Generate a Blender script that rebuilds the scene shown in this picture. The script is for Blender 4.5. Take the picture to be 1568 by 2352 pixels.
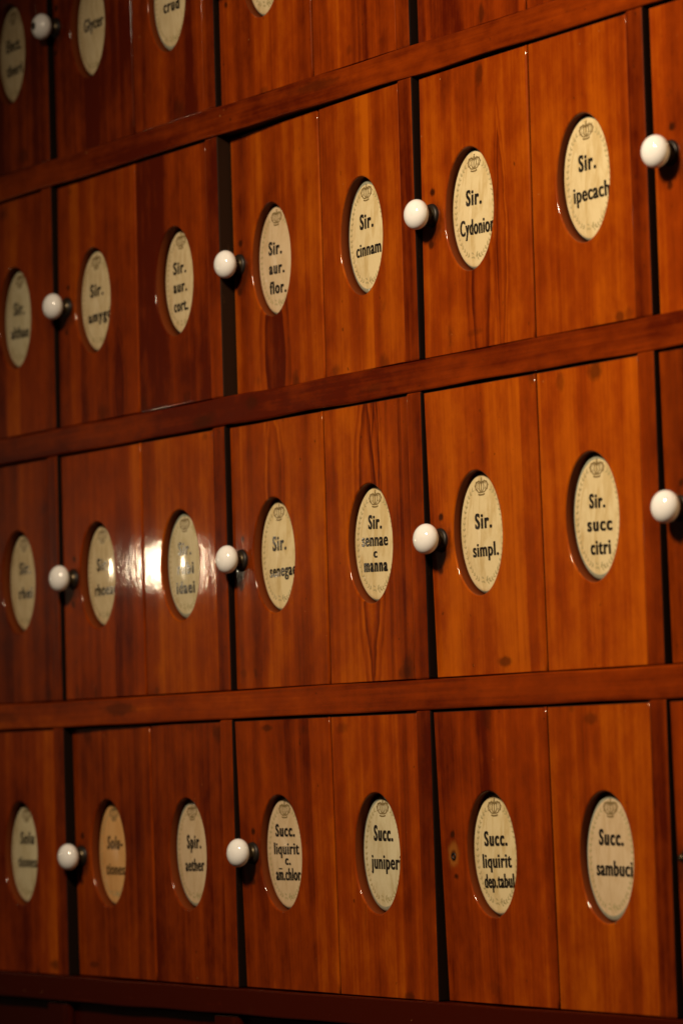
import bpy, bmesh, math, random
from mathutils import Vector, Matrix

for o in list(bpy.data.objects):
    bpy.data.objects.remove(o)
scene = bpy.context.scene
COL = scene.collection

# ------------------------------------------------------------------ units
S = 0.30                       # one door pitch in metres
X0, Z0 = -1.5, 1.30            # cabinet placement
def W(X, Y, Z):                # cabinet units (door pitches) -> metres
    return Vector(((X + X0) * S, Y * S, Z * S + Z0))

# ------------------------------------------------------------------ camera
cam = bpy.data.cameras.new('camera')
cam_ob = bpy.data.objects.new('camera', cam)
COL.objects.link(cam_ob)
R0 = (0.563817636343283, 0.8254046321849475, -0.028580869747315545)
R1 = (-0.07456418186519098, 0.016407894632750886, -0.9970812222564883)
R2 = (-0.822526507615807, 0.5643030871446304, 0.07079668147584119)
CAM = W(9.68262912, -5.54215778, -0.06056947)
M = Matrix(((R0[0], -R1[0], -R2[0], CAM.x),
            (R0[1], -R1[1], -R2[1], CAM.y),
            (R0[2], -R1[2], -R2[2], CAM.z),
            (0, 0, 0, 1)))
cam_ob.matrix_world = M
cam.sensor_fit = 'HORIZONTAL'
cam.sensor_width = 36.0
cam.lens = 8000.0 / 1568.0 * 36.0
cam.clip_start = 0.05
cam.clip_end = 60
cam.dof.use_dof = True
cam.dof.focus_distance = (W(1.80, 0, 0.45) - CAM).dot(Vector(R2))
cam.dof.aperture_fstop = 8.0
cam.dof.aperture_blades = 9
scene.camera = cam_ob

# ------------------------------------------------------------------ world, lamps, exposure
world = bpy.data.worlds.new('World')
scene.world = world
world.use_nodes = True
bg = world.node_tree.nodes['Background']
bg.inputs[0].default_value = (1.0, 0.62, 0.40, 1)
bg.inputs[1].default_value = 0.014

def aim(ob, loc, target):
    ob.location = loc
    ob.rotation_euler = (target - loc).to_track_quat('-Z', 'Y').to_euler()

key = bpy.data.lights.new('pendant_lamp', 'SPOT')
key.energy = 172
key.color = (1.0, 0.79, 0.54)
key.spot_size = math.radians(67)
key.spot_blend = 1.0
key.shadow_soft_size = 0.13
key_ob = bpy.data.objects.new('pendant_lamp', key)
COL.objects.link(key_ob)
aim(key_ob, W(4.0, -4.6, 3.8), W(2.45, 0, 0.58))

SP = Vector((0.505, 0, 0.55))                       # where the small lamp beside the cabinet mirrors in the varnish
T = 0.55
d = Vector((SP.x - 9.6826, 5.5422, SP.z + 0.0606))
SIDE = W(SP.x + d.x * T, -d.y * T, SP.z + d.z * T)
for nm, w_, h_, p_, sh in (('side_lamp_bulb', 0.016, 0.052, 0.62, Vector((0, 0, 0))), ('side_lamp_shade', 0.070, 0.080, 0.042, Vector((0.030, 0.0, -0.002)))):
    side = bpy.data.lights.new(nm, 'AREA')
    side.energy = p_
    side.color = (1.0, 0.78, 0.50)
    side.shape = 'ELLIPSE'
    side.size = w_
    side.size_y = h_
    side_ob = bpy.data.objects.new(nm, side)
    COL.objects.link(side_ob)
    aim(side_ob, SIDE + sh, W(0.6, 0, 0.5))

scene.view_settings.view_transform = 'Standard'
scene.view_settings.look = 'None'
scene.view_settings.exposure = 0.0
scene.view_settings.gamma = 1.0
scene.view_settings.use_curve_mapping = False
scene.render.engine = 'CYCLES'

# ------------------------------------------------------------------ materials
def nodes(name):
    m = bpy.data.materials.new(name)
    m.use_nodes = True
    nt = m.node_tree
    b = nt.nodes['Principled BSDF']
    return m, nt, b

def N(nt, typ, **kw):
    n = nt.nodes.new(typ)
    for k, v in kw.items():
        if k == 'ins':
            for i, val in v.items():
                n.inputs[i].default_value = val
        else:
            setattr(n, k, v)
    return n

def L(nt, a, b):
    nt.links.new(a, b)

def math_node(nt, op, a, b=None, c=None, clamp=False):
    n = nt.nodes.new('ShaderNodeMath')
    n.operation = op
    n.use_clamp = clamp
    for i, v in enumerate((a, b, c)):
        if v is None:
            continue
        if isinstance(v, (int, float)):
            n.inputs[i].default_value = v
        else:
            nt.links.new(v, n.inputs[i])
    return n.outputs[0]

def smooth(nt, v, lo, hi):
    n = nt.nodes.new('ShaderNodeMapRange')
    n.interpolation_type = 'SMOOTHSTEP'
    nt.links.new(v, n.inputs[0])
    n.inputs[1].default_value = lo
    n.inputs[2].default_value = hi
    return n.outputs[0]

def noise(nt, vec, scale, detail=4, rough=0.55, dist=0.0):
    n = nt.nodes.new('ShaderNodeTexNoise')
    nt.links.new(vec, n.inputs['Vector'])
    n.inputs['Scale'].default_value = scale
    n.inputs['Detail'].default_value = detail
    n.inputs['Roughness'].default_value = rough
    n.inputs['Distortion'].default_value = dist
    return n.outputs['Fac']

def mixc(nt, fac, a, b, blend='MIX'):
    n = nt.nodes.new('ShaderNodeMix')
    n.data_type = 'RGBA'
    n.blend_type = blend
    if isinstance(fac, (int, float)):
        n.inputs[0].default_value = fac
    else:
        nt.links.new(fac, n.inputs[0])
    for i, v in ((6, a), (7, b)):
        if isinstance(v, tuple):
            n.inputs[i].default_value = (v[0], v[1], v[2], 1)
        else:
            nt.links.new(v, n.inputs[i])
    return n.outputs[2]

DARK = (0.075, 0.0068, 0.0005)
MID = (0.232, 0.0335, 0.0007)
LITE = (0.415, 0.0910, 0.0015)

def wood(name, seed, horiz=False, tone=0.0, red=0.0, bright=1.0, cath=None, stains=(), strips=(), dirt=0.5):
    """varnished old softwood: stretched grain, tone bands, optional cathedral figure, stains with a place of their own"""
    m, nt, b = nodes(name)
    rnd = random.Random(seed)
    tc = N(nt, 'ShaderNodeTexCoord')
    sep = N(nt, 'ShaderNodeSeparateXYZ')
    L(nt, tc.outputs['Object'], sep.inputs[0])
    ox, oz = sep.outputs[0], sep.outputs[2]
    ax, az = (oz, ox) if horiz else (ox, oz)           # across, along
    comb = N(nt, 'ShaderNodeCombineXYZ')
    L(nt, ax, comb.inputs[0])
    L(nt, sep.outputs[1], comb.inputs[1])
    L(nt, az, comb.inputs[2])
    def vec(sx, sz, o):
        mp = N(nt, 'ShaderNodeMapping')
        L(nt, comb.outputs[0], mp.inputs[0])
        mp.inputs['Location'].default_value = (rnd.uniform(-50, 50) + o, rnd.uniform(-50, 50), rnd.uniform(-50, 50))
        mp.inputs['Scale'].default_value = (sx, sx, sz)
        return mp.outputs[0]
    fine = noise(nt, vec(420, 9, 0), 1.0, 5, 0.65)
    med = noise(nt, vec(85, 2.2, 3), 1.0, 4, 0.6, 0.4)
    band = noise(nt, vec(30, 1.0, 7), 1.0, 3, 0.5, 0.6)
    big = noise(nt, vec(9, 5, 11), 1.0, 4, 0.6)
    mott = noise(nt, vec(60, 34, 13), 1.0, 5, 0.7)
    v = math_node(nt, 'MULTIPLY_ADD', band, 1.15, -0.575 + 0.47 + tone)
    v = math_node(nt, 'MULTIPLY_ADD', math_node(nt, 'SUBTRACT', med, 0.5), 0.62, v)
    v = math_node(nt, 'MULTIPLY_ADD', math_node(nt, 'SUBTRACT', fine, 0.5), 0.46, v)
    v = math_node(nt, 'MULTIPLY_ADD', math_node(nt, 'SUBTRACT', big, 0.5), 1.25, v)
    v = math_node(nt, 'MULTIPLY_ADD', math_node(nt, 'SUBTRACT', mott, 0.5), 0.70, v)
    if cath:                                           # flat-sawn figure: pointed lenses of darker wood along the board
        wob = noise(nt, vec(30, 9, 17), 1.0, 4, 0.6)
        wob2 = noise(nt, vec(12, 30, 18), 1.0, 3, 0.5)
        for (cx, cz, hx, hz, line, fill) in cath:
            xx = math_node(nt, 'ADD', ax, math_node(nt, 'MULTIPLY_ADD', wob, 0.014, -0.007 - cx))
            zz = math_node(nt, 'MULTIPLY', math_node(nt, 'ADD', az, math_node(nt, 'MULTIPLY_ADD', wob2, 0.03, -0.015 - cz)), 1.0 / hz)
            r = math_node(nt, 'ADD', math_node(nt, 'MULTIPLY', math_node(nt, 'ABSOLUTE', xx), 1.0 / hx), math_node(nt, 'MULTIPLY', zz, zz))
            inside = math_node(nt, 'SUBTRACT', 1.0, smooth(nt, r, 0.55, 1.0))
            edge = math_node(nt, 'MULTIPLY', smooth(nt, r, 0.45, 0.97), math_node(nt, 'SUBTRACT', 1.0, smooth(nt, r, 0.98, 1.10)))
            ring = math_node(nt, 'MULTIPLY', smooth(nt, r, 1.15, 1.55), math_node(nt, 'SUBTRACT', 1.0, smooth(nt, r, 1.56, 1.68)))
            v = math_node(nt, 'MULTIPLY_ADD', edge, -line, v)
            v = math_node(nt, 'MULTIPLY_ADD', ring, -line * 0.5, v)
            v = math_node(nt, 'MULTIPLY_ADD', inside, -fill, v)
    for (p, w, amt) in strips:                         # pieces of other stock glued on: a step of tone across the board
        st = smooth(nt, math_node(nt, 'SUBTRACT', ax, p), -w, w)
        v = math_node(nt, 'MULTIPLY_ADD', st, amt, v)
    ramp = N(nt, 'ShaderNodeValToRGB')
    L(nt, v, ramp.inputs[0])
    e = ramp.color_ramp.elements
    e[0].position = 0.0
    e[1].position = 1.0
    def tint(c):
        return (c[0] * bright, c[1] * bright * (1 - 0.35 * red), c[2] * bright * (1 - 0.2 * red), 1)
    e[0].color = tint(DARK)
    e[1].color = tint(LITE)
    mid = ramp.color_ramp.elements.new(0.5)
    mid.color = tint(MID)
    col = ramp.outputs[0]
    # old dirt: small dark pits and smears
    pits = smooth(nt, noise(nt, vec(190, 120, 19), 1.0, 2, 0.5), 0.72, 0.80)
    flecks = smooth(nt, noise(nt, vec(230, 230, 31), 1.0, 1, 0.5), 0.80, 0.84)
    smear = smooth(nt, noise(nt, vec(38, 20, 23), 1.0, 5, 0.72), 0.62, 0.80)
    col = mixc(nt, math_node(nt, 'MULTIPLY', pits, 0.75), col, (0.035, 0.006, 0.001))
    col = mixc(nt, math_node(nt, 'MULTIPLY', smear, dirt), col, (0.050, 0.009, 0.0015))
    col = mixc(nt, math_node(nt, 'MULTIPLY', flecks, 0.6), col, (0.42, 0.19, 0.06))
    for (sx, sz, rx, rz, amt) in stains:
        dx = math_node(nt, 'DIVIDE', math_node(nt, 'SUBTRACT', ox, sx), rx)
        dz = math_node(nt, 'DIVIDE', math_node(nt, 'SUBTRACT', oz, sz), rz)
        rr = math_node(nt, 'SQRT', math_node(nt, 'ADD', math_node(nt, 'MULTIPLY', dx, dx), math_node(nt, 'MULTIPLY', dz, dz)))
        rr = math_node(nt, 'ADD', rr, math_node(nt, 'MULTIPLY_ADD', mott, 1.6, -0.8))
        col = mixc(nt, math_node(nt, 'MULTIPLY', math_node(nt, 'SUBTRACT', 1.0, smooth(nt, rr, 0.35, 1.05)), abs(amt)), col, (0.040, 0.007, 0.0012) if amt > 0 else (0.40, 0.150, 0.022))
    L(nt, col, b.inputs['Base Color'])
    rg = math_node(nt, 'MULTIPLY_ADD', mott, 0.25, 0.28)
    L(nt, rg, b.inputs['Roughness'])
    b.inputs['Specular IOR Level'].default_value = 0.07
    b.inputs['Specular Tint'].default_value = (1.0, 0.72, 0.5, 1)
    b.inputs['Coat Weight'].default_value = 0.75
    b.inputs['Coat IOR'].default_value = 1.5
    L(nt, math_node(nt, 'MULTIPLY_ADD', mott, 0.07, 0.015), b.inputs['Coat Roughness'])
    # varnish: grain telegraphing through, brush ripple
    h = math_node(nt, 'MULTIPLY_ADD', fine, 0.25, math_node(nt, 'MULTIPLY', noise(nt, vec(105, 70, 29), 1.0, 3, 0.6), 1.0))
    bp = N(nt, 'ShaderNodeBump', ins={'Strength': 0.11, 'Distance': 0.0008})
    L(nt, h, bp.inputs['Height'])
    L(nt, bp.outputs[0], b.inputs['Coat Normal'])
    bp2 = N(nt, 'ShaderNodeBump', ins={'Strength': 0.15, 'Distance': 0.0008})
    L(nt, math_node(nt, 'ADD', fine, mott), bp2.inputs['Height'])
    L(nt, bp2.outputs[0], b.inputs['Normal'])
    return m

def dark_edge(name, col, wear):
    m, nt, b = nodes(name)
    tc = N(nt, 'ShaderNodeTexCoord')
    mp = N(nt, 'ShaderNodeMapping')
    L(nt, tc.outputs['Object'], mp.inputs[0])
    mp.inputs['Scale'].default_value = (160, 160, 45)
    w = smooth(nt, noise(nt, mp.outputs[0], 1.0, 4, 0.65), 0.66, 0.76)
    c = mixc(nt, math_node(nt, 'MULTIPLY', w, wear), col, (0.11, 0.045, 0.016))
    L(nt, c, b.inputs['Base Color'])
    b.inputs['Roughness'].default_value = 0.65
    b.inputs['Specular IOR Level'].default_value = 0.15
    return m

M_EDGE = dark_edge('black_stained_edge', (0.007, 0.0026, 0.0010), 0.35)
M_WORN = dark_edge('worn_stained_edge', (0.020, 0.0075, 0.0024), 1.0)
M_WALL = dark_edge('recess_wall', (0.150, 0.028, 0.0038), 0.25)
M_IN = dark_edge('bare_inside', (0.020, 0.008, 0.003), 0.0)

def plate_mat(name, col, stain, amt, seed):
    m, nt, b = nodes(name)
    tc = N(nt, 'ShaderNodeTexCoord')
    def vec(sx, sz, o):
        mp = N(nt, 'ShaderNodeMapping')
        L(nt, tc.outputs['Object'], mp.inputs[0])
        mp.inputs['Location'].default_value = (seed * 3.7 + o, 0, seed * 1.3)
        mp.inputs['Scale'].default_value = (sx, sx, sz)
        return mp.outputs[0]
    a = smooth(nt, noise(nt, vec(95, 26, 0), 1.0, 4, 0.6, 1.2), 0.42, 0.72)
    c = smooth(nt, noise(nt, vec(45, 45, 9), 1.0, 5, 0.6), 0.40, 0.75)
    f = smooth(nt, noise(nt, vec(900, 900, 2), 1.0, 2, 0.5), 0.62, 0.8)
    col1 = mixc(nt, math_node(nt, 'MULTIPLY', a, amt), col, stain)
    col1 = mixc(nt, math_node(nt, 'MULTIPLY', c, amt * 0.6), col1, stain)
    col1 = mixc(nt, math_node(nt, 'MULTIPLY', f, 0.25), col1, (stain[0] * 0.6, stain[1] * 0.6, stain[2] * 0.6))
    L(nt, col1, b.inputs['Base Color'])
    b.inputs['Roughness'].default_value = 0.055
    b.inputs['Specular IOR Level'].default_value = 0.5
    bp = N(nt, 'ShaderNodeBump', ins={'Strength': 0.06, 'Distance': 0.002})
    L(nt, noise(nt, vec(30, 30, 4), 1.0, 2, 0.5), bp.inputs['Height'])
    L(nt, bp.outputs[0], b.inputs['Normal'])
    return m

PL = {}
PL['cream'] = plate_mat('cream_enamel', (0.69, 0.565, 0.325), (0.46, 0.31, 0.11), 0.60, 1)
PL['pink'] = plate_mat('pinkish_enamel', (0.60, 0.455, 0.285), (0.44, 0.30, 0.15), 0.6, 2)
PL['green'] = plate_mat('greyish_enamel', (0.61, 0.53, 0.34), (0.40, 0.31, 0.15), 0.6, 3)
PL['orange'] = plate_mat('orange_stained_enamel', (0.66, 0.37, 0.145), (0.50, 0.24, 0.07), 0.55, 4)
PL['tan'] = plate_mat('tan_enamel', (0.64, 0.52, 0.315), (0.42, 0.29, 0.13), 0.60, 5)

def simple(name, col, rough, metal=0.0, spec=0.5):
    m, nt, b = nodes(name)
    tc = N(nt, 'ShaderNodeTexCoord')
    n1 = noise(nt, tc.outputs['Object'], 240.0, 4, 0.6)
    c = mixc(nt, smooth(nt, n1, 0.45, 0.8), col, tuple(x * 0.72 for x in col))
    L(nt, c, b.inputs['Base Color'])
    L(nt, math_node(nt, 'MULTIPLY_ADD', n1, 0.12, rough - 0.06), b.inputs['Roughness'])
    b.inputs['Metallic'].default_value = metal
    b.inputs['Specular IOR Level'].default_value = spec
    return m

M_RIM = simple('grey_green_plate_rim', (0.30, 0.30, 0.22), 0.15)
M_INK = simple('black_ink', (0.020, 0.016, 0.012), 0.18)
M_INK2 = simple('brown_ink', (0.075, 0.045, 0.018), 0.25)
M_GOLD = simple('dull_gold_ink', (0.20, 0.140, 0.058), 0.25)
M_LEAF = simple('faded_olive_ink', (0.40, 0.33, 0.165), 0.25)
M_BRASS = simple('dull_brass', (0.075, 0.055, 0.03), 0.34, 0.8)
M_BLACK = simple('blackened_metal', (0.018, 0.012, 0.009), 0.45, 0.4)
M_PORC, nt_, b_ = nodes('white_porcelain')
tc_ = N(nt_, 'ShaderNodeTexCoord')
c_ = mixc(nt_, smooth(nt_, noise(nt_, tc_.outputs['Object'], 90.0, 4, 0.6), 0.45, 0.8), (0.86, 0.85, 0.84), (0.78, 0.75, 0.71))
L(nt_, c_, b_.inputs['Base Color'])
b_.inputs['Roughness'].default_value = 0.10
b_.inputs['Coat Weight'].default_value = 0.5
b_.inputs['Coat Roughness'].default_value = 0.03

# ------------------------------------------------------------------ mesh helpers
def link(name, me, mats, parent=None, loc=(0, 0, 0)):
    for m in mats:
        me.materials.append(m)
    o = bpy.data.objects.new(name, me)
    COL.objects.link(o)
    o.location = loc
    if parent:
        o.parent = parent
    return o

def from_bm(name, bm):
    me = bpy.data.meshes.new(name)
    bm.to_mesh(me)
    bm.free()
    return me

def box_bm(bm, x0, x1, y0, y1, z0, z1, bev=0.0012, mi=0, dark_right=False, wob=None):
    """bevelled bar; front is -y. dark_right gives its right side the second material"""
    vs = [bm.verts.new((x, y, z)) for x in (x0, x1) for y in (y0, y1) for z in (z0, z1)]
    idx = [(0, 1, 3, 2), (4, 6, 7, 5), (0, 4, 5, 1), (2, 3, 7, 6), (0, 2, 6, 4), (1, 5, 7, 3)]
    fs = []
    for k, f in enumerate(idx):
        fc = bm.faces.new([vs[i] for i in f])
        fc.material_index = mi
        fs.append(fc)
    if dark_right:
        fs[1].material_index = 1
    es = list({e for f in fs for e in f.edges})
    if bev > 0:
        bmesh.ops.bevel(bm, geom=es, offset=bev, segments=2, affect='EDGES', profile=0.5, material=-1)

def smooth_small(me, lim=0.00002):
    for p in me.polygons:
        p.use_smooth = p.area < lim

def lathe(prof, n=32):
    """profile of (radius, out) turned about the -y axis"""
    bm = bmesh.new()
    rings = []
    for r, y in prof:
        if r < 1e-7:
            rings.append([bm.verts.new((0, -y, 0))])
        else:
            rings.append([bm.verts.new((r * math.cos(a * math.tau / n), -y, r * math.sin(a * math.tau / n))) for a in range(n)])
    for a, b in zip(rings, rings[1:]):
        for i in range(n):
            j = (i + 1) % n
            if len(a) == 1:
                f = bm.faces.new((a[0], b[j], b[i]))
            elif len(b) == 1:
                f = bm.faces.new((a[i], a[j], b[0]))
            else:
                f = bm.faces.new((a[i], a[j], b[j], b[i]))
            f.smooth = True
    bmesh.ops.recalc_face_normals(bm, faces=bm.faces)
    return bm

NE = 112
def rect_loop(x0, x1, z0, z1, cx, cz, n):
    """n points on the rectangle, seen from (cx, cz), with four of them on the corners"""
    cor = [(x1, z1), (x0, z1), (x0, z0), (x1, z0)]
    q = n // 4
    pts = []
    for k in range(4):
        a, b = cor[k], cor[(k + 1) % 4]
        for i in range(q):
            t = i / q
            pts.append((a[0] + (b[0] - a[0]) * t, a[1] + (b[1] - a[1]) * t))
    return pts

def board_mesh(name, w, h, th, hole, left_dark, left_round, right_round):
    """board centred on its origin, front at y=0, with an oval opening through it"""
    hx, hz, rx, rz = hole
    bm = bmesh.new()
    x0, x1, z0, z1 = -w / 2, w / 2, -h / 2, h / 2
    loops = []
    def RL(il, ir, iv, y):
        return [(x, y, z) for x, z in rect_loop(x0 + il, x1 - ir, z0 + iv, z1 - iv, hx, hz, NE)]
    a0 = math.atan2(z1 - hz, x1 - hx)
    ang = []
    outer = rect_loop(x0, x1, z0, z1, hx, hz, NE)
    # oval angles follow the rectangle points, evened out
    for k, (px, pz) in enumerate(outer):
        ang.append(math.atan2((pz - hz) / rz, (px - hx) / rx))
    un = [ang[0]]
    for a in ang[1:]:
        while a < un[-1] - 1e-9:
            a += math.tau
        un.append(a)
    ev = [un[0] + math.tau * k / NE for k in range(NE)]
    ang = [0.35 * u + 0.65 * e for u, e in zip(un, ev)]
    def EL(gr, y):
        return [(hx + (rx + gr) * math.cos(a), y, hz + (rz + gr) * math.sin(a)) for a in ang]
    seq = [(RL(0, 0, 0, th), 0)]
    lr, rr = left_round, right_round
    for t in (0, 1, 2, 3, 4):
        s, c = math.sin(t / 4 * math.pi / 2), math.cos(t / 4 * math.pi / 2)
        seq.append((RL(lr * (1 - c), rr * (1 - c), 0.0008 * (1 - c), max(lr, rr) * (1 - s)), 0))
    fr = 0.0015
    seq.append((EL(fr, 0.0), 0))
    for t in (1, 2, 3, 4):
        s, c = math.sin(t / 4 * math.pi / 2), math.cos(t / 4 * math.pi / 2)
        seq.append((EL(fr * (1 - s), fr * (1 - c)), 0))
    seq.append((EL(0.0, 0.0042), 1))
    seq.append((EL(0.0, th), 1))
    seq.append((RL(0, 0, 0, th), 1))
    rings = []
    for pts, _ in seq[:-1]:
        rings.append([bm.verts.new(p) for p in pts])
    rings.append(rings[0])
    for k in range(len(rings) - 1):
        mi = seq[k + 1][1]
        for i in range(NE):
            j = (i + 1) % NE
            f = bm.faces.new((rings[k][i], rings[k][j], rings[k + 1][j], rings[k + 1][i]))
            f.material_index = mi
            f.smooth = (1 <= k <= 4) or (6 <= k <= 11)
            if k <= 4 and min(rings[k][i].co.z, rings[k][j].co.z, rings[k + 1][i].co.z, rings[k + 1][j].co.z) > z1 - 0.00085:
                f.material_index = 2
            if k == 0 and ((left_dark and abs(rings[0][i].co.x - x0) < 1e-6 and abs(rings[0][j].co.x - x0) < 1e-6) or (abs(rings[0][i].co.x - x1) < 1e-6 and abs(rings[0][j].co.x - x1) < 1e-6)):
                f.material_index = 2
    bmesh.ops.recalc_face_normals(bm, faces=bm.faces)
    return bm

def plain_board(w, h, th, bev):
    bm = bmesh.new()
    box_bm(bm, -w / 2, w / 2, 0, th, -h / 2, h / 2, bev)
    return bm

PRX, PRZ, DOME = 0.0330, 0.0495, 0.0014
def dome_y(x, z):
    r2 = (x / PRX) ** 2 + (z / PRZ) ** 2
    return -DOME * max(0.0, 1 - r2)

def plate_bm(rim_from=8):
    bm = bmesh.new()
    n = 96
    rings = [[bm.verts.new((0, dome_y(0, 0), 0))]]
    radii = [0.12, 0.25, 0.4, 0.55, 0.7, 0.82, 0.9, 0.945]
    ys = []
    for r in radii:
        rings.append([bm.verts.new((PRX * r * math.cos(a * math.tau / n), dome_y(PRX * r, 0), PRZ * r * math.sin(a * math.tau / n))) for a in range(n)])
    for r, y in ((0.972, 0.0009), (0.992, 0.0019), (1.0, 0.0030), (1.0, 0.0060)):
        rings.append([bm.verts.new((PRX * r * math.cos(a * math.tau / n), y - DOME * 0.0, PRZ * r * math.sin(a * math.tau / n))) for a in range(n)])
    rings.append([bm.verts.new((0, 0.0060, 0))])
    for k in range(len(rings) - 1):
        a, b = rings[k], rings[k + 1]
        for i in range(n):
            j = (i + 1) % n
            if len(a) == 1:
                f = bm.faces.new((a[0], b[i], b[j]))
            elif len(b) == 1:
                f = bm.faces.new((a[i], b[0], a[j]))
            else:
                f = bm.faces.new((a[i], b[i], b[j], a[j]))
            f.smooth = len(b) > 1
            f.material_index = 1 if k >= rim_from else 0
    bmesh.ops.recalc_face_normals(bm, faces=bm.faces)
    return bm

PLATE = from_bm('plate', plate_bm())
PLATE_RIM = from_bm('plate', plate_bm(7))
RIMMED = ('cinnam', 'citri', 'juniperi', 'rubi', 'crud', 'spir', 'sambuci')

# ---- marks on the plates
def stroke(bm, pts, wd, lift):
    """flat ribbon along pts (x, z), lying on the plate's dome"""
    P = [Vector((p[0], p[1])) for p in pts]
    Lp, Rp = [], []
    for i, p in enumerate(P):
        t = (P[min(i + 1, len(P) - 1)] - P[max(i - 1, 0)])
        if t.length < 1e-9:
            continue
        t.normalize()
        nrm = Vector((-t.y, t.x)) * wd / 2
        for q, lst in ((p + nrm, Lp), (p - nrm, Rp)):
            lst.append(bm.verts.new((q.x, dome_y(q.x, q.y) - lift, q.y)))
    for i in range(len(Lp) - 1):
        bm.faces.new((Lp[i], Lp[i + 1], Rp[i + 1], Rp[i]))

def arc(cx, cz, rx, rz, a0, a1, n=14):
    return [(cx + rx * math.cos(math.radians(a0 + (a1 - a0) * i / n)), cz + rz * math.sin(math.radians(a0 + (a1 - a0) * i / n))) for i in range(n + 1)]

def crown_mesh():
    bm = bmesh.new()
    lift = 0.00012
    mm = 0.001
    def st(pts, w):
        stroke(bm, [(x * mm, z * mm) for x, z in pts], w * mm, lift)
    cz = 37.0
    st([(-4.4, cz - 5.6), (-2, cz - 6.3), (2, cz - 6.3), (4.4, cz - 5.6)], 1.3)
    st([(-4.9, cz - 3.7), (-2.4, cz - 4.3), (2.4, cz - 4.3), (4.9, cz - 3.7)], 1.0)
    for s in (-1, 1):
        st([(s * 4.9, cz - 3.5)] + [(s * x, z) for x, z in arc(4.0, cz + 1.0, 4.2, 3.6, -62, 150)], 1.35)
        st([(s * x, z) for x, z in arc(0.2, cz + 0.5, 3.0, 4.2, -75, 75)], 1.1)
        st([(s * x, z) for x, z in arc(4.0, cz + 1.0, 2.2, 2.3, -90, 130)], 0.6)
        for k in range(4):
            a = math.radians(-40 + 45 * k)
            x, z = s * (4.0 + 5.0 * math.cos(a)), cz + 1.0 + 4.3 * math.sin(a)
            st(arc(x, z, 0.35, 0.35, 0, 360, 6), 0.5)
    st([(0, cz - 4.2), (0, cz + 4.2)], 1.2)
    st(arc(0, cz + 5.3, 0.75, 0.75, 0, 360, 10), 0.9)
    st([(0, cz + 6.0), (0, cz + 8.0)], 0.7)
    st([(-1.1, cz + 7.1), (1.1, cz + 7.1)], 0.6)
    return from_bm('crown_mark', bm)

def wreath_mesh():
    bm = bmesh.new()
    rnd = random.Random(5)
    lift = 0.00009
    def leaf(x, z, a, ln, wd):
        pts = []
        for i in range(6):
            t = i / 5
            pts.append((t, math.sin(math.pi * min(1, t * 1.02 + 0.02)) ** 0.8))
        dx, dz = math.cos(a), math.sin(a)
        up, dn = [], []
        for t, ww in pts:
            bx, bz = x + dx * ln * t, z + dz * ln * t
            up.append((bx - dz * wd * ww / 2, bz + dx * wd * ww / 2))
            dn.append((bx + dz * wd * ww / 2, bz - dx * wd * ww / 2))
        poly = up + dn[::-1]
        vs = [bm.verts.new((px, dome_y(px, pz) - lift, pz)) for px, pz in poly]
        bm.faces.new(vs)
    for s in (-1, 1):
        prev = None
        for k in range(20):
            a = math.radians(90 + s * (30 + 132 * k / 19))
            x, z = PRX * 0.80 * math.cos(a), PRZ * 0.80 * math.sin(a)
            tan = math.atan2(PRZ * 0.8 * math.cos(a) * s, -PRX * 0.8 * math.sin(a) * s) + math.pi
            for q in (-1, 1):
                leaf(x, z, tan + q * rnd.uniform(0.5, 0.9), rnd.uniform(0.0024, 0.0036), rnd.uniform(0.0009, 0.0015))
            if prev and k % 3:
                stroke(bm, [prev, (x, z)], 0.00035, lift)
            prev = (x, z)
    for k in range(11):
        a = rnd.uniform(0, math.tau)
        leaf(rnd.uniform(-0.006, 0.006), -PRZ * 0.80 + rnd.uniform(-0.002, 0.003), a, 0.0034, 0.0014)
    return from_bm('wreath_mark', bm)

CROWN, WREATH = crown_mesh(), wreath_mesh()

def text_geo(body, shear=0.0, bold=0.012, space=1.0):
    cu = bpy.data.curves.new('lettering', 'FONT')
    cu.body = body
    cu.size = 1.0
    cu.offset = bold
    cu.shear = shear
    cu.space_character = space
    cu.resolution_u = 5
    ob = bpy.data.objects.new('lettering', cu)
    COL.objects.link(ob)
    bpy.context.view_layer.update()
    me = bpy.data.meshes.new_from_object(ob.evaluated_get(bpy.context.evaluated_depsgraph_get()))
    V = [(v.co.x, v.co.y) for v in me.vertices]
    F = [tuple(p.vertices) for p in me.polygons]
    bpy.data.meshes.remove(me)
    bpy.data.objects.remove(ob)
    bpy.data.curves.remove(cu)
    return V, F

CAPV, _ = text_geo('H')
CAP = max(v[1] for v in CAPV)

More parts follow.
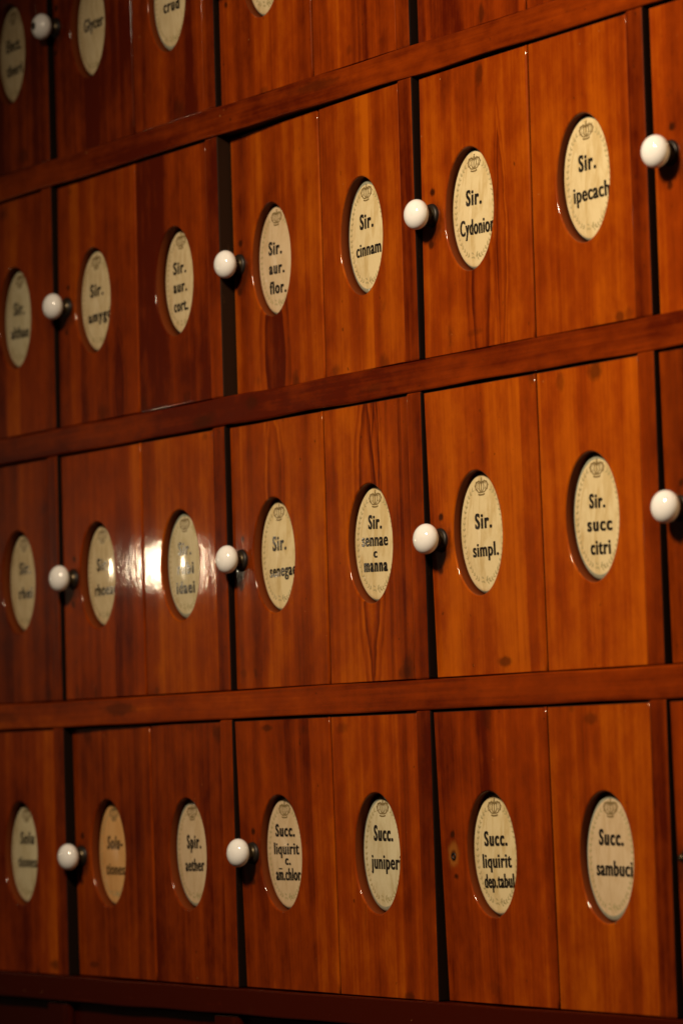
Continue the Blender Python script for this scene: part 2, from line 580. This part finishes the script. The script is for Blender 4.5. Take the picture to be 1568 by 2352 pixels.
def lettering_mesh(lines, shear=0.0, macron=False):
    """lines of (text, centre x, baseline z, width, cap height) in millimetres"""
    bm = bmesh.new()
    for (t, cx, bz, w, cap) in lines:
        ratio = len(t)
        V, F = text_geo(t, shear, 0.020 if len(t) < 6 else 0.013, 1.22 if len(t) < 6 else 1.12)
        xs = [v[0] for v in V]
        x0, x1 = min(xs), max(xs)
        sx = w / (x1 - x0) * 0.001
        sz = cap / CAP * 0.001
        bw = 0.00062 if len(t) < 6 else 0.00056
        for shift, lift in ((-bw, 0.00016), (0.0, 0.00021), (bw, 0.00026)):    # heavy upright strokes
            vs = []
            for (x, y) in V:
                X = cx * 0.001 + (x - (x0 + x1) / 2) * sx + shift
                Z = bz * 0.001 + y * sz
                vs.append(bm.verts.new((X, dome_y(X, Z) - lift, Z)))
            for f in F:
                try:
                    bm.faces.new([vs[i] for i in f])
                except ValueError:
                    pass
        if macron and t.startswith('am'):
            stroke(bm, [(-0.0125, (bz + cap * 0.93) * 0.001), (-0.0065, (bz + cap * 0.93) * 0.001)], 0.0010, 0.00016)
    # letters running wider than the plate end at its edge
    for v in [v for v in bm.verts if (v.co.x / PRX) ** 2 + (v.co.z / PRZ) ** 2 > 0.90]:
        k = math.sqrt(max(0.0, 0.90 - (v.co.z / PRZ) ** 2)) * PRX
        v.co.x = max(-k, min(k, v.co.x))
    bmesh.ops.recalc_face_normals(bm, faces=bm.faces)
    return from_bm('lettering', bm)

# ---- knob
def knob_profile():
    b, a = 0.0126, 0.0092
    out0 = 0.0155
    pr = [(0.0001 * 0, out0 + a)]
    for k in range(1, 17):
        t = k / 16 * math.radians(118)
        pr.append((b * math.sin(t), out0 + a * math.cos(t)))
    pr += [(0.0088, 0.0092), (0.0070, 0.0082), (0.0064, 0.0074), (0.0, 0.0074)]
    return pr
KNOB = from_bm('knob', lathe(knob_profile(), 40))
FERR = from_bm('ferrule', lathe([(0, 0.0078), (0.0068, 0.0078), (0.0071, 0.0068), (0.0062, 0.0056), (0.0066, 0.0044), (0.0078, 0.0036), (0.0079, 0.0030)], 32))
COLLAR = from_bm('collar', lathe([(0, 0.0031), (0.0082, 0.0031), (0.0094, 0.0022), (0.0099, 0.0002), (0.0099, -0.0030), (0, -0.0030)], 32))

# ------------------------------------------------------------------ layout (in door pitches; rows from the top)
RAILS = [(2.763, 2.680), (1.892, 1.808), (1.022, 0.937), (0.149, 0.066), (-0.724, -0.802)]     # top and bottom edge of each rail
ROWS = [(2.680, 1.892), (1.808, 1.022), (0.937, 0.149), (0.066, -0.724)]                       # door opening top and bottom
CX0, CX1 = -1.10, 4.06
STW = 0.067
RAIL_WOOD = dict(tone=-0.17, red=0.25, bright=0.96, dirt=0.75)

# ------------------------------------------------------------------ the cabinet (frame)
cab = bpy.data.objects.new('apothecary_cabinet', None)
COL.objects.link(cab)
cab.location = W(1.5, 0, -1.30)
cab['label'] = 'tall red-brown wooden apothecary cabinet with rails and stiles framing rows of labelled doors'
cab['category'] = 'cabinet'

def cab_part(name, me, mats, at):
    o = link(name, me, mats, cab)
    o.location = at - cab.location
    return o

for i, (zt, zb) in enumerate(RAILS):
    bm = bmesh.new()
    w, h = (CX1 - CX0) * S, (zt - zb) * S
    rr_ = random.Random(50 + i)
    ph = [(rr_.uniform(6, 45), rr_.uniform(0, 6.3), rr_.uniform(0.1, 0.32) * 0.001) for _ in range(12)]
    def wav(x, k):
        return sum(a * math.sin(f * x * (1 + 0.13 * k) + p + k * 1.7) for f, p, a in ph)
    bv = 0.0016
    prev = None
    for q in range(241):
        x = -w / 2 + w * q / 240
        tp, bt, fr = h / 2 + wav(x, 0) * 0.5, -h / 2 + wav(x, 1) * 0.5, -0.0006 + wav(x, 2) * 0.4
        cur = [bm.verts.new((x, y, z)) for y, z in ((0.030, bt), (fr + bv, bt), (fr + bv * 0.3, bt + bv * 0.3), (fr, bt + bv), (fr, tp - bv), (fr + bv * 0.3, tp - bv * 0.3), (fr + bv, tp), (0.030, tp))]
        if prev:
            for j in range(8):
                f = bm.faces.new((prev[j], cur[j], cur[(j + 1) % 8], prev[(j + 1) % 8]))
                f.smooth = False
                f.material_index = 1 if j in (0, 7) else 0
        else:
            bm.faces.new(cur)
        prev = cur
    bm.faces.new(prev[::-1])
    bmesh.ops.recalc_face_normals(bm, faces=bm.faces)
    st = ()
    if i == 1:
        st = ((0.02, 0.004, 0.05, 0.006, 0.6),)
    if i == 2:
        st = ((-0.176, -0.006, 0.024, 0.009, 0.75), (-0.095, 0.004, 0.012, 0.008, 0.7), (0.09, -0.003, 0.02, 0.005, 0.4))
    if i == 3:
        st = ((-0.335, 0.002, 0.040, 0.007, 0.6), (-0.56, 0.0, 0.04, 0.007, 0.4))
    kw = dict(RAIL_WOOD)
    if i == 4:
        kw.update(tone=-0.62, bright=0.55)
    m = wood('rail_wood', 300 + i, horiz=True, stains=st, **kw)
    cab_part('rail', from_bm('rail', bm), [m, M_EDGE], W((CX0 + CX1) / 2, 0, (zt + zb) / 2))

stile_mats = [wood('stile_wood', 400 + k, tone=-0.26 + 0.06 * (k % 3), red=0.25, bright=0.86, dirt=0.7) for k in range(5)]
rs = random.Random(8)
for r, (zt, zb) in enumerate(ROWS):
    for k in range(0, 5):
        h = (zt - zb) * S - 0.0004
        bm = bmesh.new()
        box_bm(bm, -STW * S, 0, 0, 0.026, -h / 2, h / 2, 0.0016, dark_right=True)
        cab_part('stile', from_bm('stile', bm), [stile_mats[(k + 2 * r) % 5], M_WORN if (r, k) == (1, 1) else M_EDGE], W(k, 0.0, (zt + zb) / 2))
# carcass behind the fronts
def panel(name, x0, x1, y0, y1, z0, z1, mats, bev=0.002):
    c = W((x0 + x1) / 2, (y0 + y1) / 2, (z0 + z1) / 2)
    bm = bmesh.new()
    box_bm(bm, (x0 - x1) / 2 * S, (x1 - x0) / 2 * S, (y0 - y1) / 2 * S, (y1 - y0) / 2 * S, (z0 - z1) / 2 * S, (z1 - z0) / 2 * S, bev)
    return cab_part(name, from_bm(name, bm), mats, c)
m_side = wood('side_wood', 77, tone=-0.3, red=0.3, bright=0.7)
m_base = wood('base_wood', 78, tone=-0.75, red=0.4, bright=0.42)
panel('back_panel', CX0, CX1, 0.70, 0.74, -1.9, 2.80, [M_IN])
panel('side_panel', CX0 - 0.06, CX0 - 0.001, 0.0, 0.74, -1.9, 2.80, [m_side])
panel('side_panel', CX1 + 0.001, CX1 + 0.06, 0.0, 0.74, -1.9, 2.80, [m_side])
for (zt, zb) in RAILS:
    panel('shelf', CX0, CX1, 0.102, 0.699, (zt + zb) / 2 - 0.03, (zt + zb) / 2 + 0.03, [M_IN])
panel('cornice', CX0 - 0.10, CX1 + 0.10, -0.08, 0.74, 2.801, 2.90, [m_side], 0.006)
panel('plinth', CX0, CX1, -0.03, 0.74, -2.05, -1.901, [m_base], 0.004)
panel('lower_panel', CX0, CX1, 0.035, 0.09, -1.90, -0.803, [m_base])
for k in range(0, 5):
    panel('lower_stile', k - 0.16, k - 0.02, 0.012, 0.034, -1.90, -0.804, [m_base])

# ------------------------------------------------------------------ the doors
# text lines: (text, centre x, baseline z, width, cap height) in mm
SIR = lambda z, cap=12.2, w=21.5, cx=0: ('Sir.', cx, z, w, cap)
T_ = {
 'elect': ('tan', 8.5, [('Elect.', 0, 4, 30, 12), ('theri', 0, -20, 32, 11)]),
 'glycer': ('tan', 9, [('Glycer', 1, -3, 37, 12)]),
 'crud': ('tan', 7, [('crud', 1, -12, 27, 11.5)]),
 'blank': ('tan', 8, []),
 'althae': ('green', 8, [SIR(4), ('althae', 1, -19, 36, 11.5)]),
 'amygd': ('tan', 7.5, [SIR(4.5, 12, 24), ('amygd', 3.5, -19.5, 42, 10.5)]),
 'cort': ('tan', 11, [SIR(8, 11, 23, -3), ('aur.', -3, -9, 24, 10.6), ('cort.', -3, -26.5, 25, 10.6)]),
 'flor': ('pink', 8.5, [SIR(5, 11.5, 22, -2), ('aur.', 0, -12, 25, 10.6), ('flor.', 1, -29.5, 27, 10.6)]),
 'cinnam': ('cream', 8.5, [SIR(7, 12.5, 21), ('cinnam', 1.5, -16, 39, 11)]),
 'cydon': ('cream', 7.5, [SIR(3.5, 12.5, 21), ('Cydonior', 3, -20.5, 46, 12.5)]),
 'ipecach': ('cream', 7.8, [SIR(6.4, 12.5, 21), ('ipecach', 3, -17, 44, 12)]),
 'rhei': ('tan', 9.5, [SIR(8, 11.5, 22, 2), ('rhei', 2, -16, 27, 11)]),
 'rhoead': ('tan', 9, [SIR(4.5, 11.5, 22), ('rhoead', 3.5, -19, 41, 11)]),
 'rubi': ('green', 7.5, [SIR(9.5, 11.5, 22), ('rubi', 1, -8, 27, 11), ('idaei', 0, -25.5, 31, 11)]),
 'senegae': ('cream', 8.7, [SIR(4.4, 12.5, 21.5), ('senegae', 4, -18.5, 42, 10.6)]),
 'sennae': ('cream', 8.3, [SIR(12.5, 11.4, 19), ('sennae', -1, -2, 37.5, 10.8), ('c', 0, -11.7, 4.6, 7.6), ('manna', -0.5, -23.4, 33.6, 10.8)]),
 'simpl': ('cream', 8, [SIR(3.8, 12, 22, 1.5), ('simpl.', 2.5, -18.7, 34, 11)]),
 'citri': ('cream', 8.4, [SIR(7, 10.8, 19), ('succ', 2, -10.8, 30, 10.6), ('citri', 2, -28.8, 24, 11)]),
 'solu': ('green', 9, [('Solu', 2, 9, 26, 11.5), ('tiones', 2, -13.5, 36, 10.6)]),
 'solu_orange': ('orange', 9, [('Solu-', 2, 4, 30, 12), ('tiones', 2, -20, 36, 10.6)]),
 'spir': ('pink', 8.8, [('Spir.', 2, 5, 24, 12), ('aether', 1.5, -15.5, 33, 11)]),
 'ammon': ('pink', 8, [('Succ.', 0, 14.5, 30, 10.5), ('liquirit', 1, -1, 39, 10), ('c.', 3, -10, 8, 8.0), ('am.chlor.', 3, -23.5, 41, 10.5)]),
 'juniperi': ('green', 8.8, [('Succ.', 1, 10.5, 28, 12.5), ('juniperi', 4, -13, 44, 12)]),
 'tabul': ('cream', 7.8, [('Succ.', 0, 7, 30, 11.5), ('liquirit', 0, -10.5, 38, 11), ('dep.tabul.', 2.5, -26.5, 42, 11)]),
 'sambuci': ('pink', 6.8, [('Succ.', 1, 9.3, 30, 11.8), ('sambuci', 4, -14, 44, 11.5)]),
}
READ = {'elect': 'Elect. theri', 'glycer': 'Glycer', 'crud': 'crud', 'althae': 'Sir. althae', 'amygd': 'Sir. amygd', 'cort': 'Sir. aur. cort.',
        'flor': 'Sir. aur. flor.', 'cinnam': 'Sir. cinnam', 'cydon': 'Sir. Cydonior', 'ipecach': 'Sir. ipecach', 'rhei': 'Sir. rhei', 'rhoead': 'Sir. rhoead',
        'rubi': 'Sir. rubi idaei', 'senegae': 'Sir. senegae', 'sennae': 'Sir. sennae c manna', 'simpl': 'Sir. simpl.', 'citri': 'Sir. succ citri', 'solu': 'Solu tiones',
        'solu_orange': 'Solu- tiones', 'spir': 'Spir. aether', 'ammon': 'Succ. liquirit c. am. chlor.', 'juniperi': 'Succ. juniperi', 'tabul': 'Succ. liquirit dep. tabul.', 'sambuci': 'Succ. sambuci'}

# (row, column): left plate, right plate, sight of the dark gap at the left edge (top, bottom, mm), knob ball (disp px), label
DOORS = {
 (0, -1): ('blank', 'elect', 7, 7, 'knob', 'dark door at the top left whose one visible oval plaque has faint clipped lettering'),
 (0, 0): ('glycer', 'crud', 7.5, 11, 'knob', 'dark door with plaques reading Glycer and crud and a black-centred knob'),
 (0, 1): ('blank', 'blank', 8, 8, 'knob', 'top row door showing only the tip of one oval plaque, right of the crud plaque'),
 (0, 2): ('blank', 'blank', 11, 11, 'knob', 'plain lower end of the top row door above the Sir. Cydonior door'),
 (1, -1): ('blank', 'althae', 7, 7, 'knob', 'dim red-brown door with an oval plaque reading Sir. althae at the left edge'),
 (1, 0): ('amygd', 'cort', 10, 6, 'knob', 'red-brown door with a knob and plaques reading Sir. amygd and Sir. aur. cort.'),
 (1, 1): ('flor', 'cinnam', 20, 21, 'knob', 'red-brown door pushed in at its left edge, plaques reading Sir. aur. flor. and Sir. cinnam'),
 (1, 2): ('cydon', 'ipecach', 10, 7, 'knob', 'streaky orange-brown door with plaques reading Sir. Cydonior and Sir. ipecach'),
 (1, 3): ('blank', 'blank', 8, 9, 'knob', 'knob end of a door right of the Sir. ipecach plaque'),
 (2, -1): ('blank', 'rhei', 7, 7, 'knob', 'door with an oval plaque reading Sir. rhei at the left edge'),
 (2, 0): ('rhoead', 'rubi', 6, 6, 'knob', 'glossy door catching a bright lamp reflection, plaques reading Sir. rhoead and Sir. rubi idaei'),
 (2, 1): ('senegae', 'sennae', 7.6, 8, 'knob', 'door with dark pointed wood figure, plaques reading Sir. senegae and Sir. sennae c manna'),
 (2, 2): ('simpl', 'citri', 2.6, 11, 'knob', 'orange-brown door with plaques reading Sir. simpl. and Sir. succ citri'),
 (2, 3): ('blank', 'blank', 5, 9, 'knob', 'knob end of a door right of the Sir. succ citri plaque'),
 (3, -1): ('blank', 'solu', 7, 7, 'knob', 'door with a greyish oval plaque reading Solu tiones at the left edge'),
 (3, 0): ('solu_orange', 'spir', 13.7, 17, 'knob', 'door with an orange-stained plaque reading Solu- tiones beside one reading Spir. aether'),
 (3, 1): ('ammon', 'juniperi', 2.6, 11.5, 'knob', 'door with plaques reading Succ. liquirit c. am. chlor. and Succ. juniperi'),
 (3, 2): ('tabul', 'sambuci', 3.4, 14, 'hole', 'door missing its knob, plaques reading Succ. liquirit dep. tabul. and Succ. sambuci'),
 (3, 3): ('blank', 'blank', 3, 9, 'screw', 'edge of a door with a bare screw for a knob, beside the Succ. sambuci door'),
}
HOLE_RX, HOLE_RZ = 0.0335, 0.0502
GAP = 0.0022
rnd = random.Random(21)
# hand fitting: small shifts of each opening (mm across, mm up) and of each knob (mm from the door's edge, mm up)
OPEN = {(0, -1, 1): (-1, 4), (0, 0, 0): (-4, 4.8), (0, 0, 1): (-3, 1.8), (0, 1, 0): (-1, 4.5), (1, -1, 1): (-1, 2.4), (1, 0, 0): (-5, 1.8), (1, 0, 1): (-2, 0.4), (1, 1, 0): (-6, 1), (1, 1, 1): (-4.5, 0.5), (1, 2, 0): (-4.5, 1.2), (1, 2, 1): (-1.2, 2.9),
        (2, -1, 1): (-4.5, 2.4), (2, 0, 0): (-6.5, 0.5), (2, 0, 1): (-3, 0.5), (2, 1, 0): (-4, 0), (2, 1, 1): (-2, 0), (2, 2, 0): (-6, -1.4), (2, 2, 1): (-3.8, 0.5),
        (3, -1, 1): (-12, -2.7), (3, 0, 0): (-7.5, -2), (3, 0, 1): (-5.5, -1.7), (3, 1, 0): (-6, 0), (3, 1, 1): (-4.8, 0.8), (3, 2, 0): (-2, 0.8), (3, 2, 1): (-0.6, -0.3)}
KNOBS = {(0, 0): (6, 14), (1, 0): (17, 0.9), (1, 1): (11, 3.2), (1, 2): (14.5, 2.9), (1, 3): (20, 5.9), (2, 0): (19.5, -0.8), (2, 1): (14.5, -1.5), (2, 2): (14.2, -3.9), (2, 3): (18, -0.7),
         (3, 0): (12.5, -4.9), (3, 1): (20.5, -0.2), (3, 2): (17.5, -1), (3, 3): (13, 0)}

TONE = {(1, -1): -0.20, (1, 0): -0.16, (2, -1): -0.12, (3, -1): -0.12, (3, 0): -0.12, (1, 1): -0.05, (3, 3): -0.1}      # lower wood tone and redder tint door by door, mostly at the left

# figure of single boards: (row, col, side) -> extra wood settings
FIG = {
 (2, 1, 0): dict(cath=((-0.004, 0.062, 0.011, 0.062, 0.35, 0.30),), tone=0.0),
 (2, 1, 1): dict(cath=((0.002, 0.004, 0.0145, 0.125, 0.52, 0.03), (0.016, 0.075, 0.005, 0.06, 0.45, 0.0)), tone=0.12),
 (1, 1, 0): dict(cath=((-0.006, -0.085, 0.017, 0.075, 0.5, 0.12),), tone=-0.04, red=0.15),
 (1, 1, 1): dict(tone=0.08),
 (1, 2, 0): dict(cath=((0.006, -0.075, 0.012, 0.085, 0.42, 0.1), (0.034, -0.04, 0.006, 0.10, 0.4, 0.15)), tone=0.08),
 (1, 2, 1): dict(tone=0.12),
 (1, 0, 0): dict(cath=((0.040, -0.09, 0.008, 0.05, 0.4, 0.15),)),
 (2, 2, 0): dict(tone=0.06, strips=((0.040, 0.0006, 0.22), (0.054, 0.0006, -0.22))),
 (2, 2, 1): dict(tone=0.10),
 (3, 1, 0): dict(tone=0.0, strips=((0.043, 0.0005, 0.22),)),
 (3, 1, 1): dict(tone=0.05),
 (3, 2, 1): dict(tone=0.10),
 (2, 0, 1): dict(tone=0.02, strips=((-0.04, 0.002, 0.08),)),
 (2, 0, 0): dict(tone=-0.02, strips=((0.054, 0.001, 0.16),), cath=((0.026, -0.085, 0.006, 0.05, 0.4, 0.2),)),
 (0, 0, 0): dict(strips=((0.045, 0.003, 0.18), (0.052, 0.001, -0.3))),
}

for (r, c), (lt, rt, gt, gb, knob, label) in DOORS.items():
    zt, zb = ROWS[r]
    x_l = c * S + GAP                                   # door's left edge (before offset)
    x_r = (c + 1 - STW) * S - 0.0007
    z_t = zt * S - 0.0016
    z_b = zb * S + 0.0009
    dt, db = max(0.0008, (gt - 2.2) / 1.44 * 0.001), max(0.0008, (gb - 2.2) / 1.44 * 0.001)
    base_in = 0.0010
    def twist(x, z):                                    # the door stands in at its left edge, warped from top to bottom
        u = (x_r - x) / (x_r - x_l)
        v = (z - z_b) / (z_t - z_b)
        return base_in + max(0.0, u) * (db + (dt - db) * v)
    root = bpy.data.objects.new('cabinet_door', None)
    COL.objects.link(root)
    root.location = Vector((x_l + X0 * S, 0, z_b + Z0))
    root['label'] = label
    root['category'] = 'cabinet door'
    root['group'] = 'doors of the apothecary cabinet'
    org = Vector((x_l, 0, z_b))
    def part(name, me, mats, at, parent=root, porg=org, deform=True):
        if deform:
            for v in me.vertices:
                v.co.y += twist(at.x + v.co.x, at.z + v.co.z)
        o = link(name, me, mats, parent)
        o.location = at - porg
        return o
    jx = (c + 0.509) * S
    for side in (0, 1):
        bx0, bx1 = (x_l, jx - 0.0010) if side == 0 else (jx + 0.0016, x_r)
        w, h = bx1 - bx0, z_t - z_b
        at = Vector(((bx0 + bx1) / 2, 0, (z_t + z_b) / 2))
        hc = (c + (0.243 if side == 0 else 0.735)) * S
        if r == 1: zc = zt * S - 0.1212
        elif r == 2: zc = zt * S - 0.1198
        elif r == 3: zc = zt * S - 0.1180
        else: zc = zt * S - 0.1212
        zc0 = zc
        o_ = OPEN.get((r, c, side), (-2, 0))
        hc += o_[0] * 0.001
        zc += o_[1] * 0.001
        hole = (hc - at.x, zc - at.z, HOLE_RX, HOLE_RZ)
        bm = board_mesh('board', w, h, 0.016, hole, side == 0, 0.0010 if side == 0 else 0.0008, 0.0017 if side == 0 else 0.0007)
        kk = KNOBS.get((r, c), (14, 0))
        kx, kz = x_l + kk[0] * 0.001 - at.x, zc0 + kk[1] * 0.001 - at.z
        st = ()
        if side == 0:
            st = ((kx, kz - 0.006, 0.020, 0.020, 0.75), (kx + 0.002, kz + 0.019, 0.0045, 0.0042, 1.0), (kx - 0.002, kz - 0.024, 0.0045, 0.0042, 0.9))
            if knob == 'hole':
                st = ((kx, kz, 0.010, 0.013, -0.45), (kx, kz, 0.005, 0.005, 0.8), (kx, kz + 0.018, 0.004, 0.004, 1.0), (kx + 0.002, kz - 0.016, 0.005, 0.004, 1.0))
        st = st + tuple((rnd.uniform(-w * 0.5, w * 0.5), rnd.choice((-1, 1)) * h * rnd.uniform(0.44, 0.5), rnd.uniform(0.004, 0.014), rnd.uniform(0.003, 0.014), rnd.uniform(0.2, 0.7)) for _ in range(2))
        kw = dict(tone=rnd.uniform(-0.14, 0.10), red=rnd.uniform(0.0, 0.25), bright=rnd.uniform(0.92, 1.05), stains=st, dirt=rnd.uniform(0.35, 0.6))
        sp = []
        for _ in range(rnd.choice((1, 2, 2, 3))):
            p0 = rnd.uniform(-w * 0.48, w * 0.40)
            amt = rnd.choice((-1, 1)) * rnd.uniform(0.08, 0.26)
            sp += [(p0, rnd.choice((0.0006, 0.0015, 0.004)), amt), (p0 + rnd.uniform(0.006, 0.030), rnd.choice((0.0008, 0.002, 0.005)), -amt)]
        kw['strips'] = tuple(sp)
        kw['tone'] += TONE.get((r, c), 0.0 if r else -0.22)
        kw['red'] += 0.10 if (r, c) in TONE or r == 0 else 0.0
        kw.update(FIG.get((r, c, side), {}))
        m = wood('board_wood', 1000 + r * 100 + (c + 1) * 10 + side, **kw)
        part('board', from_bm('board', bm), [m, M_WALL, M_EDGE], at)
        # plate, sunk in the opening
        kind = lt if side == 0 else rt
        tone, depth, lines = T_[kind]
        pat = Vector((hc, 0, zc))
        dy = depth * 0.0009
        me = (PLATE_RIM if kind in RIMMED else PLATE).copy()
        for v in me.vertices:
            v.co.y += dy
        pl = part('label_plaque', me, [PL[tone], M_RIM], pat)
        pl.rotation_euler = (math.radians(rnd.uniform(-0.8, 0.8)), math.radians(rnd.uniform(-1.8, 1.8)), math.radians(rnd.uniform(-0.9, 0.9)))
        if kind in READ:
            pl['label'] = ('orange-stained ' if tone == 'orange' else '') + 'oval plaque reading ' + READ[kind]
        def sub(name, me, mat):
            for v in me.vertices:
                v.co.y += dy
            part(name, me, [mat], pat, pl, pat)
        sub('crown_mark', CROWN.copy(), M_GOLD)
        sub('wreath_mark', WREATH.copy(), M_LEAF)
        if lines:
            sub('lettering', lettering_mesh(lines, 0.18 if tone == 'orange' else 0.0, kind == 'ammon'), M_INK2 if tone == 'orange' else M_INK)
    # knob
    kat = Vector((x_l + kk[0] * 0.001, 0, zc0 + kk[1] * 0.001))
    off = Vector((0, twist(kat.x, kat.z), 0))
    if knob == 'knob':
        k = link('knob', KNOB.copy() if len(KNOB.materials) == 0 else KNOB, [M_PORC] if len(KNOB.materials) == 0 else [], root)
        k.location = kat + off - org
        k.rotation_euler = (math.radians(rnd.uniform(-3, 3)), 0, math.radians(rnd.uniform(-3, 3)))
        for nm, me, mt in (('ferrule', FERR, M_BRASS), ('collar', COLLAR, M_BLACK)):
            f = link(nm, me, [] if len(me.materials) else [mt], k)
        if (r, c) == (0, 0):
            bm = lathe([(0, 0.02525), (0.0030, 0.0251), (0.0038, 0.0243), (0.0038, 0.0230), (0, 0.0230)], 24)
            link('screw_cap', from_bm('screw_cap', bm), [M_BLACK], k)
            k['label'] = 'white knob with a black centre'
    elif knob == 'hole':
        bm = lathe([(0, -0.0006), (0.0011, -0.0006), (0.0013, 0.0002), (0.0026, 0.0006), (0.0031, 0.0003), (0.0032, -0.001)], 20)
        o = link('screw_hole', from_bm('screw_hole', bm), [M_BLACK], root)
        o.location = kat + off - org
    else:
        bm = lathe([(0, 0.0085), (0.0022, 0.0083), (0.0030, 0.0070), (0.0022, 0.0058), (0.0021, 0.0012), (0.0070, 0.0008), (0.0074, 0.0), (0.0074, -0.002)], 20)
        o = link('knob_screw', from_bm('knob_screw', bm), [M_BRASS], root)
        o.location = kat + off - org
